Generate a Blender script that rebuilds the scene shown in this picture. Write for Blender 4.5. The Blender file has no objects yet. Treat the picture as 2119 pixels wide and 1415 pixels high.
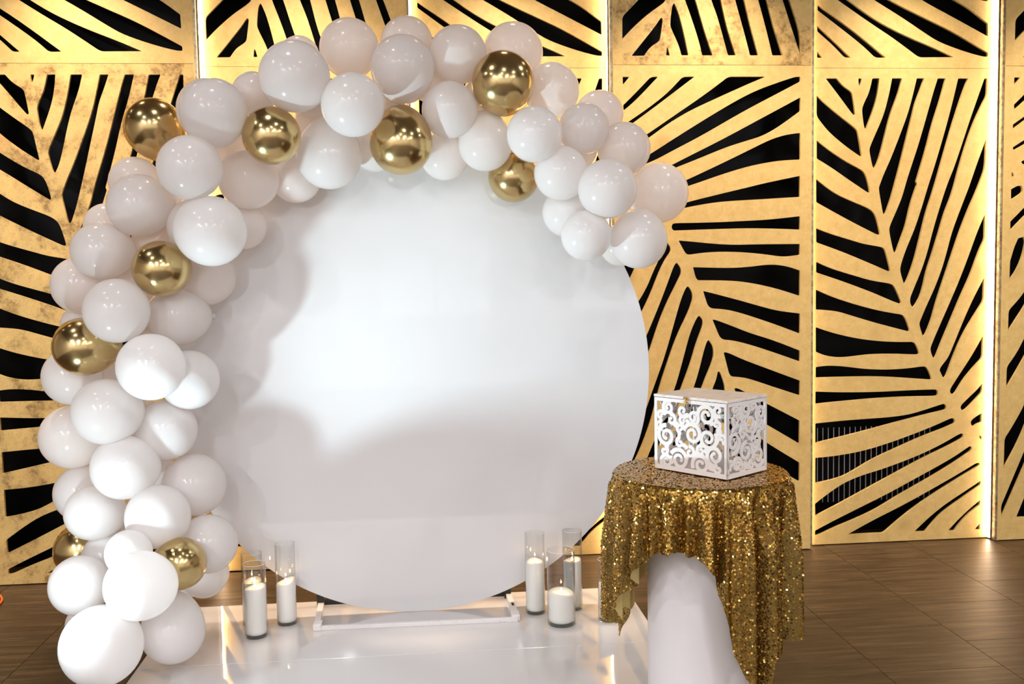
import bpy, bmesh, math, random
import numpy as np
from mathutils import Vector, Matrix
random.seed(7); rs = np.random.RandomState(7)
S = bpy.context.scene; COL = S.collection; PI = math.pi
# ------------------------------------------------------------------ camera
CR,CU,CF = (0.9954786241454726, -0.09335314017512451, -0.01753568045102301), (0.023832746127122703, 0.06677265161455044, 0.9974835403195393), (0.0919473168802492, 0.9933914657454057, -0.06869560904976109)

cam = bpy.data.cameras.new('camera'); co = bpy.data.objects.new('camera', cam); COL.objects.link(co)
cam.sensor_width = 36; cam.lens = 1995.3*36/2119; cam.clip_start = .05
m = Matrix(((CR[0],CU[0],-CF[0],0),(CR[1],CU[1],-CF[1],0),(CR[2],CU[2],-CF[2],1.6),(0,0,0,1)))
co.matrix_world = m; S.camera = co
# ------------------------------------------------------------------ exposure, world, lights
S.view_settings.view_transform = 'Standard'; S.view_settings.look = 'None'
S.view_settings.gamma = 1; S.view_settings.use_curve_mapping = False
S.view_settings.exposure = 0.0
w = bpy.data.worlds.new('world'); S.world = w; w.use_nodes = True
w.node_tree.nodes['Background'].inputs[0].default_value = (1,.93,.85,1)
w.node_tree.nodes['Background'].inputs[1].default_value = .05
AMB = .78
def light(name, kind, loc, energy, color, target=None, **k):
    l = bpy.data.lights.new(name, kind); l.energy = energy; l.color = color
    for a, b in k.items(): setattr(l, a, b)
    o = bpy.data.objects.new(name, l); COL.objects.link(o); o.location = loc
    if target is not None:
        o.rotation_euler = (Vector(target)-Vector(loc)).to_track_quat('-Z','Y').to_euler()
    return o
# cool lamp standing low at the left, just outside the frame
light('floor_spot_core', 'SPOT', (-1.56,3.40,.42), 205, (.68,.92,1.0), (1.6,4.3,2.4), spot_size=1.30, spot_blend=1.0, shadow_soft_size=.04)
light('floor_spot_spill', 'SPOT', (-1.56,3.40,.42), 30, (.78,.95,1.0), (.2,4.6,1.6), spot_size=2.9, spot_blend=1.0, shadow_soft_size=.04)
CEIL = 3.62
LAMPS = [(-2.25,3.3,6),(-.72,3.35,4),(1.94,3.75,5),(-1.95,2.1,7),(.35,2.4,4),(1.85,2.1,7),(3.6,3.2,7),(-.1,1.0,9)]
LAMPS += [(x,y,e) for y in (-.8,-2.4,-4.0) for x, e in ((-3.4,105),(-1.1,58),(1.3,54),(3.8,58))]  # rear rows behind the camera, added as soft frontal fill
for lx, ly, le in LAMPS:
    light('ceiling_spot', 'AREA', (lx,ly,CEIL-.035), le*AMB, (.945,.945,.985), (lx,ly,0), shape='DISK', size=.16)
# warm wall washers set into the ceiling just before the gold panels
WASH = [-4.0+1.12*i for i in range(8)]
for lx in WASH:
    light('wall_washer', 'SPOT', (lx,4.70,CEIL-.03), 170, (1,.80,.63), (lx,5.3,1.6), spot_size=1.5, spot_blend=1.0, shadow_soft_size=.06)

# ------------------------------------------------------------------ helpers
def link(name, me, mat=None, parent=None, loc=None, rot=None):
    o = bpy.data.objects.new(name, me); COL.objects.link(o)
    if mat is not None and me is not None and len(me.materials) == 0: me.materials.append(mat)
    if parent is not None: o.parent = parent
    if loc is not None: o.location = loc
    if rot is not None: o.rotation_euler = rot
    return o
def tag(o, label=None, cat=None, group=None, kind=None):
    if label: o['label'] = label
    if cat: o['category'] = cat
    if group: o['group'] = group
    if kind: o['kind'] = kind
    return o
def empty(name, loc=(0,0,0), rz=0):
    o = bpy.data.objects.new(name, None); COL.objects.link(o); o.location = loc; o.rotation_euler = (0,0,rz)
    o.empty_display_size = .05
    return o
def b2m(bm, smooth=False, name='mesh'):
    me = bpy.data.meshes.new(name); bm.to_mesh(me); bm.free()
    if smooth: me.polygons.foreach_set('use_smooth', [True]*len(me.polygons))
    return me
def add_box(bm, lo, hi, bevel=0):
    lo = Vector(lo); hi = Vector(hi)
    r = bmesh.ops.create_cube(bm, size=1, matrix=Matrix.Translation((lo+hi)/2) @ Matrix.Diagonal((*(hi-lo),1)))
    if bevel:
        es = set(e for v in r['verts'] for e in v.link_edges)
        bmesh.ops.bevel(bm, geom=list(es), offset=bevel, segments=2, affect='EDGES', profile=.5)
def box_me(lo, hi, bevel=0):
    bm = bmesh.new(); add_box(bm, lo, hi, bevel); return b2m(bm)
def lathe_me(prof, n=40, smooth=True, cap=False):
    bm = bmesh.new(); rings = []
    for r, z in prof:
        if r < 1e-6: rings.append([bm.verts.new((0,0,z))])
        else: rings.append([bm.verts.new((r*math.cos(2*PI*i/n), r*math.sin(2*PI*i/n), z)) for i in range(n)])
    for a, b in zip(rings, rings[1:]):
        for i in range(n):
            j = (i+1) % n
            if len(a) == 1 and len(b) == 1: continue
            if len(a) == 1: bm.faces.new((a[0], b[j], b[i]))
            elif len(b) == 1: bm.faces.new((a[i], a[j], b[0]))
            else: bm.faces.new((a[i], a[j], b[j], b[i]))
    bmesh.ops.recalc_face_normals(bm, faces=bm.faces)
    return b2m(bm, smooth)
def auto_smooth(o, ang=35):
    me = o.data
    me.polygons.foreach_set('use_smooth', [True]*len(me.polygons))
    me.set_sharp_from_angle(angle=math.radians(ang))
class NT:
    def __init__(s, name):
        s.m = bpy.data.materials.new(name); s.m.use_nodes = True; s.t = s.m.node_tree
        s.p = s.t.nodes['Principled BSDF']; s.out = s.t.nodes['Material Output']
    def n(s, t, **k):
        n = s.t.nodes.new(t)
        for a, b in k.items(): setattr(n, a, b)
        return n
    def l(s, a, b): s.t.links.new(a, b)
    def set(s, **k):
        for a, b in k.items():
            a = a.replace('_',' ')
            if isinstance(b, tuple) and s.p.inputs[a].type == 'RGBA': b = (*b,1)
            s.p.inputs[a].default_value = b
        return s
    def coord(s, scale, kind='Object', rot=(0,0,0)):
        tc = s.n('ShaderNodeTexCoord'); mp = s.n('ShaderNodeMapping'); mp.inputs['Scale'].default_value = scale; mp.inputs['Rotation'].default_value = rot
        s.l(tc.outputs[kind], mp.inputs[0]); return mp.outputs[0]
    def noise(s, vec, scale, detail=6, rough=.6):
        n = s.n('ShaderNodeTexNoise'); n.inputs['Scale'].default_value = scale; n.inputs['Detail'].default_value = detail; n.inputs['Roughness'].default_value = rough
        s.l(vec, n.inputs['Vector']); return n.outputs['Fac']
    def ramp(s, fac, stops):
        r = s.n('ShaderNodeValToRGB'); e = r.color_ramp.elements
        while len(e) < len(stops): e.new(.5)
        for q, (p, c) in zip(e, stops): q.position = p; q.color = (*c,1)
        s.l(fac, r.inputs[0]); return r.outputs[0]
    def mix(s, fac, a, b, mode='MIX'):
        n = s.n('ShaderNodeMix', data_type='RGBA', blend_type=mode)
        for i, v in ((0,fac),(6,a),(7,b)):
            if hasattr(v, 'is_linked'): s.l(v, n.inputs[i])
            else: n.inputs[i].default_value = v if not isinstance(v, tuple) else (*v,1)
        return n.outputs[2]
    def bump(s, h, st, dist):
        b = s.n('ShaderNodeBump'); b.inputs['Strength'].default_value = st; b.inputs['Distance'].default_value = dist
        s.l(h, b.inputs['Height']); s.l(b.outputs[0], s.p.inputs['Normal'])
def simple(name, col, rough=.5, **k):
    return NT(name).set(Base_Color=col, Roughness=rough, **k).m
def emit(name, col, st):
    q = NT(name); q.set(Base_Color=(0,0,0), Emission_Color=col, Emission_Strength=st, Roughness=1.0); return q.m

# ------------------------------------------------------------------ materials
def gold_leaf(name, aged):
    q = NT(name); c = q.coord((1,1,1))
    big = q.noise(c, 5.5, 8, .65); mid = q.noise(c, 22, 6, .7); fine = q.noise(c, 150, 3, .6)
    base = q.ramp(mid, [(.3,(.72,.48,.15)),(.7,(.88,.63,.25))])
    if aged:
        st = q.ramp(big, [(.46,(.0,.0,.0)),(.56,(1,1,1))])
        st2 = q.ramp(q.noise(c, 34, 8, .78), [(.36,(.15,.15,.15)),(.58,(1,1,1))])
        mm = q.mix(1.0, st, st2, 'MULTIPLY')
        base = q.mix(mm, base, (.28,.16,.045))
        rust = q.ramp(q.noise(c, 3.7, 6, .7), [(.55,(0,0,0)),(.66,(.7,.7,.7))])
        base = q.mix(rust, base, (.60,.32,.12))
        light_ = q.ramp(q.noise(c, 8, 6, .7), [(.50,(0,0,0)),(.60,(1,1,1))])
        base = q.mix(light_, base, (.74,.52,.19))
    else:
        st = q.ramp(big, [(.55,(0,0,0)),(.78,(1,1,1))])
        base = q.mix(st, base, (.55,.36,.11))
    sp = q.ramp(fine, [(.30 if not aged else .33,(.8,.8,.8)),(.37 if not aged else .40,(0,0,0))])
    base = q.mix(sp, base, (.30,.19,.06))
    q.l(base, q.p.inputs['Base Color'])
    q.set(Roughness=.5, Metallic=.12)
    q.bump(fine, .15, .002)
    return q.m
M_gold = gold_leaf('gold_leaf', False); M_aged = gold_leaf('aged_gold_leaf', True)
M_black = simple('black_backing', (.003,.003,.0035), .35, Specular_IOR_Level=.12)
q = NT('brass_trim'); c = q.coord((1,1,1)); q.l(q.ramp(q.noise(c, 30, 6, .7), [(.35,(.22,.15,.07)),(.6,(.62,.52,.36))]), q.p.inputs['Base Color']); q.set(Metallic=.6, Roughness=.35); M_trim = q.m
M_led = emit('led_warm', (1,.76,.54), 24)
M_led_dim = emit('led_warm_dim', (1,.74,.45), 14)
q = NT('white_acrylic'); q.set(Base_Color=(.745,.73,.735), Roughness=.035, Coat_Weight=.6, Coat_Roughness=.02, Specular_IOR_Level=.6)
M_disc = q.m
q = NT('glossy_white_board'); c = q.coord((1,1,1)); q.set(Base_Color=(.70,.68,.68), Roughness=.06, Coat_Weight=.5, Coat_Roughness=.02)
q.bump(q.noise(c, 2.2, 2, .5), .6, .004); M_plat = q.m
def wood():
    q = NT('wood_look_vinyl'); g = q.n('ShaderNodeNewGeometry'); oi = q.n('ShaderNodeObjectInfo')
    mp = q.n('ShaderNodeMapping'); mp.inputs['Scale'].default_value = (1.3,17,1); q.l(g.outputs['Position'], mp.inputs[0])
    cb = q.n('ShaderNodeCombineXYZ'); ml = q.n('ShaderNodeMath', operation='MULTIPLY'); ml.inputs[1].default_value = 37
    q.l(oi.outputs['Random'], ml.inputs[0]); q.l(ml.outputs[0], cb.inputs[0]); q.l(ml.outputs[0], cb.inputs[2])
    ad = q.n('ShaderNodeVectorMath', operation='ADD'); q.l(mp.outputs[0], ad.inputs[0]); q.l(cb.outputs[0], ad.inputs[1])
    n1 = q.noise(ad.outputs[0], 2.2, 8, .62)
    mp2 = q.n('ShaderNodeMapping'); mp2.inputs['Scale'].default_value = (4,110,1); q.l(g.outputs['Position'], mp2.inputs[0])
    n2 = q.noise(mp2.outputs[0], 2.5, 6, .7)
    a = q.ramp(n1, [(.3,(.030,.015,.006)),(.5,(.072,.040,.018)),(.7,(.150,.090,.044))])
    b = q.ramp(n2, [(.32,(.42,.42,.42)),(.68,(1.25,1.25,1.25))])
    q.l(q.mix(1.0, a, b, 'MULTIPLY'), q.p.inputs['Base Color'])
    q.set(Roughness=.42); q.bump(n2, .15, .001); return q.m
M_wood = wood()
M_wall = simple('room_plaster', (.70,.66,.62), .8)
M_ceil = simple('room_ceiling', (.16,.14,.12), .8)
def latex():
    q = NT('white_latex'); q.set(Base_Color=(.95,.945,.95), Roughness=.16, Specular_IOR_Level=.55)
    tr = q.n('ShaderNodeBsdfTranslucent'); tr.inputs[0].default_value = (.96,.90,.87,1)
    mx = q.n('ShaderNodeMixShader'); mx.inputs[0].default_value = .45
    q.l(q.p.outputs[0], mx.inputs[1]); q.l(tr.outputs[0], mx.inputs[2]); q.l(mx.outputs[0], q.out.inputs[0]); return q.m
M_latex = latex()
M_chrome = simple('gold_chrome_latex', (.60,.45,.21), .2, Metallic=1.0)

# ------------------------------------------------------------------ room
def struct(name, me, mat, parent=None):
    o = link(name, me, mat, parent)
    if parent is None: o['kind'] = 'structure'
    return o
floor = struct('floor', box_me((-4.6,-5.1,-.12),(5.6,5.75,-.004)), M_wood)
struct('ceiling', box_me((-4.6,-5.1,CEIL),(5.6,5.75,CEIL+.1)), M_ceil)
struct('wall_left', box_me((-4.7,-5.1,-.12),(-4.6,5.75,CEIL+.1)), M_wall)
struct('wall_right', box_me((5.6,-5.1,-.12),(5.7,5.75,CEIL+.1)), M_wall)
bm = bmesh.new()
xs = [-4.6,-3.45,-1.75,-.65,1.05,2.15,3.85,5.6]
for i, (a, b) in enumerate(zip(xs, xs[1:])):
    if i % 2 == 0: add_box(bm, (a,-5.2,-.12),(b,-5.1,CEIL+.1))
    else:
        add_box(bm, (a,-5.2,-.12),(b,-5.1,1.0)); add_box(bm, (a,-5.2,3.0),(b,-5.1,CEIL+.1))
struct('wall_rear', b2m(bm), M_wall)
wall = struct('wall_back', box_me((-4.6,5.62,-.12),(5.6,5.75,CEIL+.1)), M_black)
TP, TL = .5015, .46
tme = box_me((-TP/2+.0012,-TL/2+.0012,-.02),(TP/2-.0012,TL/2-.0012,0), .0006); tme.materials.append(M_wood)
phase = {-1:4.18, 0:4.04, 1:4.31}
for i in range(-9, 6):
    x0 = 1.79+i*TP; ph = phase.get(i, 4.18+.137*((i*5) % 7))
    k0 = math.ceil((2.75-ph)/TL); k1 = math.floor((5.3-ph)/TL)
    for k in range(k0, k1+1):
        o = bpy.data.objects.new('tile', tme); COL.objects.link(o); o.parent = floor
        o.location = (x0+TP/2, ph+k*TL+TL/2, 0)

# ------------------------------------------------------------------ cut-out wall panels
SLOTS = {
'U':[
[(0.05,2.828),(0.081,2.792),(0.05,2.792)],
[(0.049,2.969),(0.133,2.896),(0.245,2.793),(0.209,2.793),(0.141,2.862),(0.05,2.937)],
[(0.051,3.083),(0.252,2.949),(0.452,2.794),(0.389,2.793),(0.309,2.867),(0.051,3.053)],
[(0.05,3.229),(0.231,3.111),(0.323,3.044),(0.436,2.977),(0.582,2.91),(0.729,2.853),(0.856,2.798),(0.648,2.796),(0.485,2.909),(0.372,2.977),(0.167,3.111),(0.05,3.188)],
[(0.107,3.312),(0.226,3.246),(0.467,3.113),(0.67,3.02),(0.841,2.945),(1.06,2.824),(1.061,2.801),(1.028,2.801),(0.9,2.835),(0.761,2.884),(0.679,2.933),(0.548,3.016),(0.379,3.113),(0.186,3.231),(0.075,3.304)],
[(0.466,3.234),(0.53,3.257),(0.676,3.198),(0.859,3.117),(0.954,3.064),(1.057,2.987),(1.059,2.914),(0.84,3.025),(0.656,3.115)],
[(1.055,3.111),(1.054,3.21),(0.91,3.276),(0.788,3.283),(0.748,3.229),(0.998,3.118)],
],
'V':[
[(0.052,2.992),(0.134,3.074),(0.222,3.162),(0.275,3.177),(0.305,3.126),(0.295,3.083),(0.274,3.061),(0.19,3.005),(0.099,2.924),(0.051,2.873)],
[(0.271,2.989),(0.277,2.98),(0.261,2.871),(0.246,2.856),(0.204,2.83),(0.172,2.784),(0.101,2.783),(0.159,2.852),(0.235,2.944),(0.264,2.986)],
[(0.299,2.829),(0.305,2.823),(0.315,2.786),(0.293,2.786)],
[(0.337,3.065),(0.344,3.063),(0.369,3.003),(0.395,2.901),(0.419,2.787),(0.379,2.787),(0.364,2.842),(0.319,2.937),(0.317,2.959),(0.327,3.046)],
[(0.37,3.178),(0.419,3.193),(0.461,3.084),(0.502,2.938),(0.554,2.787),(0.495,2.787),(0.479,2.857),(0.441,2.974),(0.4,3.084)],
[(0.515,3.194),(0.568,3.202),(0.602,3.085),(0.633,2.939),(0.685,2.788),(0.64,2.788),(0.617,2.872),(0.579,3.004),(0.546,3.085)],
[(0.649,3.203),(0.699,3.211),(0.733,3.086),(0.768,2.939),(0.813,2.788),(0.765,2.788),(0.741,2.88),(0.694,3.042)],
[(0.776,3.204),(0.818,3.212),(0.861,3.087),(0.896,2.948),(0.95,2.789),(0.892,2.788),(0.857,2.929),(0.812,3.087)],
[(0.911,3.206),(0.942,3.21),(0.989,3.089),(1.051,2.912),(1.05,2.796),(0.997,2.948),(0.95,3.088)],
],
'Q':[
[(0.051,2.671),(0.089,2.671),(0.052,2.628)],
[(0.209,2.672),(0.248,2.672),(0.156,2.577),(0.095,2.521),(0.055,2.49),(0.052,2.518),(0.111,2.573)],
[(0.386,2.672),(0.453,2.673),(0.347,2.595),(0.194,2.484),(0.079,2.403),(0.048,2.381),(0.048,2.407),(0.075,2.425),(0.194,2.503),(0.301,2.584)],
[(0.644,2.673),(0.853,2.673),(0.717,2.617),(0.547,2.543),(0.423,2.488),(0.3,2.417),(0.193,2.34),(0.101,2.285),(0.055,2.263),(0.049,2.278),(0.181,2.358),(0.331,2.458),(0.501,2.569)],
[(1.021,2.673),(1.052,2.673),(1.052,2.647),(0.927,2.584),(0.733,2.487),(0.5,2.357),(0.345,2.28),(0.215,2.213),(0.115,2.181),(0.1,2.196),(0.192,2.247),(0.346,2.343),(0.562,2.472),(0.702,2.55),(0.795,2.595),(0.888,2.629)],
[(1.053,2.56),(1.053,2.485),(0.928,2.397),(0.834,2.348),(0.732,2.319),(0.623,2.286),(0.453,2.219),(0.345,2.179),(0.191,2.117),(0.156,2.113),(0.191,2.132),(0.31,2.187),(0.391,2.227),(0.6,2.327),(0.81,2.435)],
[(1.053,2.365),(1.054,2.218),(0.928,2.213),(0.771,2.187),(0.615,2.143),(0.483,2.099),(0.41,2.076),(0.267,2.026),(0.236,2.03),(0.267,2.053),(0.402,2.109),(0.499,2.152),(0.654,2.222),(0.779,2.281),(0.881,2.329),(0.967,2.355)],
[(1.052,2.128),(1.052,2.011),(0.94,2.006),(0.81,1.999),(0.681,1.994),(0.553,1.985),(0.39,1.958),(0.314,1.938),(0.301,1.955),(0.399,1.987),(0.604,2.034),(0.767,2.07),(0.853,2.09)],
[(0.335,1.874),(0.552,1.875),(0.724,1.881),(0.879,1.887),(1.053,1.904),(1.053,1.829),(0.94,1.835),(0.767,1.841),(0.595,1.839),(0.33,1.833),(0.32,1.843),(0.318,1.853),(0.322,1.868)],
[(0.357,1.778),(0.432,1.771),(0.569,1.756),(0.681,1.749),(0.81,1.751),(1.053,1.749),(1.053,1.688),(0.984,1.68),(0.932,1.681),(0.853,1.694),(0.724,1.708),(0.595,1.713),(0.5,1.709),(0.432,1.7),(0.406,1.699),(0.391,1.713)],
[(0.438,1.629),(0.655,1.62),(0.767,1.626),(0.845,1.635),(0.914,1.636),(0.984,1.624),(1.054,1.6),(1.054,1.457),(0.897,1.508),(0.749,1.54),(0.637,1.552),(0.465,1.556),(0.453,1.571)],
[(0.495,1.496),(0.551,1.482),(0.689,1.444),(0.81,1.408),(0.923,1.376),(1.055,1.358),(1.055,1.244),(0.897,1.305),(0.793,1.341),(0.697,1.373),(0.62,1.391),(0.542,1.397),(0.521,1.414)],
[(0.548,1.335),(0.568,1.333),(0.68,1.289),(0.767,1.253),(0.897,1.212),(1.055,1.148),(1.055,1.086),(0.924,1.134),(0.793,1.18),(0.68,1.213),(0.611,1.22),(0.589,1.236)],
[(0.612,1.149),(0.636,1.148),(0.723,1.106),(0.854,1.055),(1.056,0.977),(1.056,0.893),(0.898,0.947),(0.767,0.994),(0.714,1.005),(0.658,1.01),(0.643,1.027)],
[(0.283,1.773),(0.292,1.77),(0.311,1.744),(0.313,1.719),(0.274,1.665),(0.235,1.583),(0.201,1.496),(0.142,1.374),(0.08,1.285),(0.041,1.224),(0.042,1.349),(0.124,1.435),(0.18,1.53),(0.21,1.604),(0.244,1.67)],
[(0.346,1.657),(0.37,1.626),(0.371,1.593),(0.328,1.51),(0.277,1.411),(0.233,1.303),(0.176,1.132),(0.112,1.02),(0.036,0.896),(0.037,1.022),(0.104,1.113),(0.169,1.246),(0.234,1.395),(0.294,1.544),(0.329,1.639)],
[(0.41,1.524),(0.431,1.496),(0.437,1.458),(0.413,1.383),(0.361,1.283),(0.318,1.183),(0.239,0.958),(0.195,0.776),(0.119,0.584),(0.029,0.426),(0.031,0.604),(0.084,0.684),(0.153,0.805),(0.205,0.95),(0.275,1.134),(0.336,1.343),(0.371,1.459),(0.398,1.517)],
[(0.474,1.358),(0.493,1.336),(0.493,1.301),(0.454,1.204),(0.42,1.088),(0.367,0.954),(0.277,0.719),(0.136,0.394),(0.021,0.137),(0.016,0.206),(0.109,0.423),(0.236,0.72),(0.331,0.949),(0.376,1.106),(0.415,1.249),(0.443,1.316),(0.463,1.353)],
[(0.526,1.222),(0.551,1.186),(0.556,1.137),(0.542,1.085),(0.497,0.985),(0.388,0.688),(0.19,0.135),(0.112,0.138),(0.304,0.608),(0.442,0.96),(0.473,1.062),(0.498,1.162),(0.515,1.211)],
[(0.587,1.043),(0.601,1.015),(0.623,0.944),(0.611,0.818),(0.527,0.6),(0.385,0.127),(0.287,0.131),(0.415,0.522),(0.485,0.739),(0.547,0.949),(0.567,0.992),(0.578,1.041)],
[(0.673,0.945),(0.695,0.944),(0.861,0.852),(1.054,0.749),(1.054,0.616),(0.861,0.733),(0.779,0.78),(0.723,0.801),(0.701,0.856)],
[(0.757,0.695),(0.793,0.68),(0.861,0.628),(1.054,0.507),(1.055,0.398),(0.921,0.476),(0.836,0.534),(0.788,0.619)],
[(0.639,0.79),(0.695,0.705),(0.779,0.425),(0.893,0.105),(0.779,0.11),(0.667,0.457),(0.625,0.68)],
[(0.611,0.542),(0.639,0.514),(0.694,0.113),(0.553,0.119),(0.568,0.35)],
[(0.051,1.648),(0.067,1.706),(0.093,1.763),(0.127,1.771),(0.139,1.746),(0.126,1.68),(0.108,1.624),(0.078,1.566),(0.044,1.524),(0.045,1.632)],
[(0.046,2.142),(0.06,2.127),(0.06,2.115),(0.046,2.114)],
[(0.044,2.042),(0.086,2.063),(0.108,2.061),(0.115,2.044),(0.111,2.024),(0.096,2.012),(0.045,1.982)],
[(0.043,1.858),(0.126,1.938),(0.166,1.979),(0.192,1.97),(0.193,1.946),(0.127,1.889),(0.044,1.806)],
],
'P':[
[(0.1,2.678),(0.166,2.678),(0.198,2.639),(0.25,2.605),(0.258,2.589),(0.267,2.536),(0.275,2.479),(0.267,2.473),(0.255,2.482),(0.19,2.566)],
[(0.292,2.678),(0.312,2.678),(0.306,2.654),(0.298,2.633),(0.292,2.654)],
[(0.374,2.678),(0.416,2.679),(0.407,2.605),(0.396,2.551),(0.376,2.49),(0.352,2.429),(0.34,2.398),(0.332,2.396),(0.324,2.421),(0.316,2.482),(0.315,2.513),(0.331,2.551),(0.355,2.597)],
[(0.491,2.679),(0.55,2.679),(0.529,2.597),(0.489,2.497),(0.466,2.421),(0.43,2.275),(0.411,2.213),(0.392,2.176),(0.385,2.175),(0.377,2.19),(0.36,2.267),(0.361,2.291),(0.393,2.363),(0.441,2.467),(0.472,2.582)],
[(0.637,2.679),(0.682,2.679),(0.658,2.612),(0.627,2.536),(0.611,2.466),(0.572,2.313),(0.533,2.158),(0.498,2.031),(0.485,1.988),(0.46,1.919),(0.451,1.911),(0.443,1.919),(0.42,2.038),(0.419,2.054),(0.418,2.066),(0.444,2.136),(0.484,2.22),(0.531,2.336),(0.587,2.482),(0.614,2.582)],
[(0.762,2.679),(0.81,2.679),(0.781,2.566),(0.734,2.428),(0.695,2.273),(0.64,2.095),(0.647,2.085),(0.605,1.963),(0.581,1.848),(0.547,1.759),(0.524,1.695),(0.515,1.691),(0.507,1.702),(0.48,1.817),(0.486,1.85),(0.52,1.923),(0.558,2.012),(0.578,2.085),(0.606,2.173),(0.646,2.289),(0.685,2.42),(0.716,2.528),(0.74,2.612)],
[(0.884,2.679),(0.945,2.679),(0.92,2.62),(0.88,2.504),(0.841,2.381),(0.794,2.218),(0.739,2.028),(0.701,1.921),(0.668,1.782),(0.631,1.634),(0.593,1.536),(0.58,1.514),(0.572,1.515),(0.551,1.578),(0.549,1.611),(0.582,1.709),(0.633,1.823),(0.674,1.945),(0.716,2.084),(0.746,2.172),(0.793,2.327),(0.832,2.466),(0.863,2.589)],
[(1.042,2.679),(1.06,2.679),(1.059,2.585),(1.028,2.527),(0.98,2.427),(0.941,2.319),(0.902,2.194),(0.859,2.027),(0.813,1.919),(0.78,1.805),(0.747,1.698),(0.705,1.575),(0.693,1.509),(0.672,1.435),(0.638,1.382),(0.628,1.376),(0.613,1.395),(0.61,1.428),(0.637,1.494),(0.679,1.592),(0.712,1.69),(0.745,1.822),(0.795,1.985),(0.828,2.083),(0.869,2.179),(0.924,2.342),(0.963,2.458),(1.003,2.57)],
[(1.058,2.337),(1.057,2.178),(1.035,2.116),(0.999,2.026),(0.96,1.942),(0.91,1.819),(0.86,1.672),(0.818,1.548),(0.768,1.4),(0.743,1.301),(0.705,1.214),(0.696,1.208),(0.688,1.214),(0.67,1.269),(0.669,1.286),(0.707,1.376),(0.758,1.483),(0.8,1.59),(0.829,1.689),(0.858,1.804),(0.908,1.935),(0.95,2.041),(0.961,2.069),(1.001,2.186)],
[(1.059,1.908),(1.059,1.764),(1.025,1.694),(0.975,1.554),(0.916,1.43),(0.857,1.29),(0.806,1.174),(0.772,1.087),(0.762,1.075),(0.75,1.088),(0.737,1.126),(0.741,1.151),(0.796,1.275),(0.855,1.406),(0.906,1.522),(0.964,1.67),(1.014,1.81)],
[(1.06,1.54),(1.058,1.407),(1.013,1.337),(0.954,1.246),(0.911,1.163),(0.873,1.072),(0.839,0.976),(0.826,0.962),(0.816,0.964),(0.795,1.007),(0.803,1.028),(0.846,1.077),(0.876,1.147),(0.91,1.23),(0.952,1.329),(1.003,1.437)],
[(1.058,1.202),(1.057,1.074),(0.949,0.961),(0.892,0.868),(0.873,0.862),(0.86,0.877),(0.863,0.897),(0.914,0.974),(0.991,1.086)],
[(1.058,0.922),(1.058,0.872),(0.99,0.801),(0.953,0.768),(0.936,0.766),(0.926,0.783),(0.931,0.799),(0.989,0.853),(1.03,0.889)],
[(1.058,0.747),(1.057,0.694),(1.034,0.687),(1.009,0.671),(0.996,0.676),(0.99,0.696),(1.0,0.712),(1.025,0.729)],
[(1.045,0.616),(1.059,0.609),(1.059,0.589),(1.048,0.597)],
[(0.048,2.583),(0.111,2.528),(0.191,2.464),(0.276,2.402),(0.29,2.383),(0.301,2.322),(0.315,2.245),(0.309,2.24),(0.289,2.252),(0.208,2.307),(0.119,2.38),(0.071,2.437),(0.048,2.468)],
[(0.049,2.334),(0.136,2.269),(0.233,2.207),(0.314,2.168),(0.334,2.148),(0.351,2.106),(0.365,2.044),(0.36,2.034),(0.347,2.04),(0.233,2.114),(0.136,2.18),(0.05,2.231)],
[(0.047,2.117),(0.161,2.032),(0.263,1.987),(0.349,1.953),(0.387,1.928),(0.405,1.895),(0.428,1.809),(0.427,1.797),(0.41,1.797),(0.29,1.856),(0.162,1.923),(0.048,1.986)],
[(0.048,1.839),(0.137,1.805),(0.248,1.771),(0.333,1.745),(0.419,1.73),(0.449,1.723),(0.462,1.702),(0.491,1.595),(0.487,1.585),(0.472,1.589),(0.36,1.638),(0.206,1.702),(0.049,1.759)],
[(0.049,1.648),(0.147,1.605),(0.275,1.566),(0.378,1.535),(0.472,1.52),(0.507,1.511),(0.524,1.487),(0.56,1.408),(0.553,1.398),(0.508,1.413),(0.378,1.47),(0.207,1.534),(0.049,1.588)],
[(0.048,1.49),(0.148,1.445),(0.276,1.402),(0.405,1.366),(0.509,1.345),(0.569,1.335),(0.587,1.312),(0.612,1.247),(0.607,1.237),(0.553,1.251),(0.406,1.291),(0.276,1.331),(0.182,1.362),(0.105,1.372),(0.048,1.376)],
[(0.048,1.275),(0.149,1.239),(0.295,1.203),(0.424,1.185),(0.528,1.178),(0.632,1.176),(0.649,1.165),(0.67,1.119),(0.67,1.104),(0.654,1.101),(0.511,1.11),(0.381,1.111),(0.295,1.103),(0.235,1.097),(0.167,1.098),(0.098,1.112),(0.049,1.133)],
[(0.049,1.045),(0.116,1.052),(0.21,1.046),(0.339,1.026),(0.469,1.018),(0.599,1.022),(0.685,1.032),(0.712,1.03),(0.729,1.009),(0.749,0.962),(0.746,0.953),(0.686,0.958),(0.512,0.975),(0.382,0.982),(0.253,0.984),(0.049,0.984)],
[(0.048,0.903),(0.201,0.894),(0.406,0.89),(0.571,0.894),(0.767,0.896),(0.783,0.892),(0.79,0.875),(0.784,0.859),(0.767,0.856),(0.613,0.859),(0.406,0.855),(0.226,0.844),(0.048,0.832)],
[(0.048,0.718),(0.202,0.729),(0.366,0.736),(0.49,0.74),(0.614,0.752),(0.722,0.781),(0.814,0.808),(0.83,0.808),(0.841,0.794),(0.839,0.78),(0.827,0.772),(0.723,0.753),(0.532,0.711),(0.325,0.661),(0.161,0.627),(0.048,0.604)],
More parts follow.
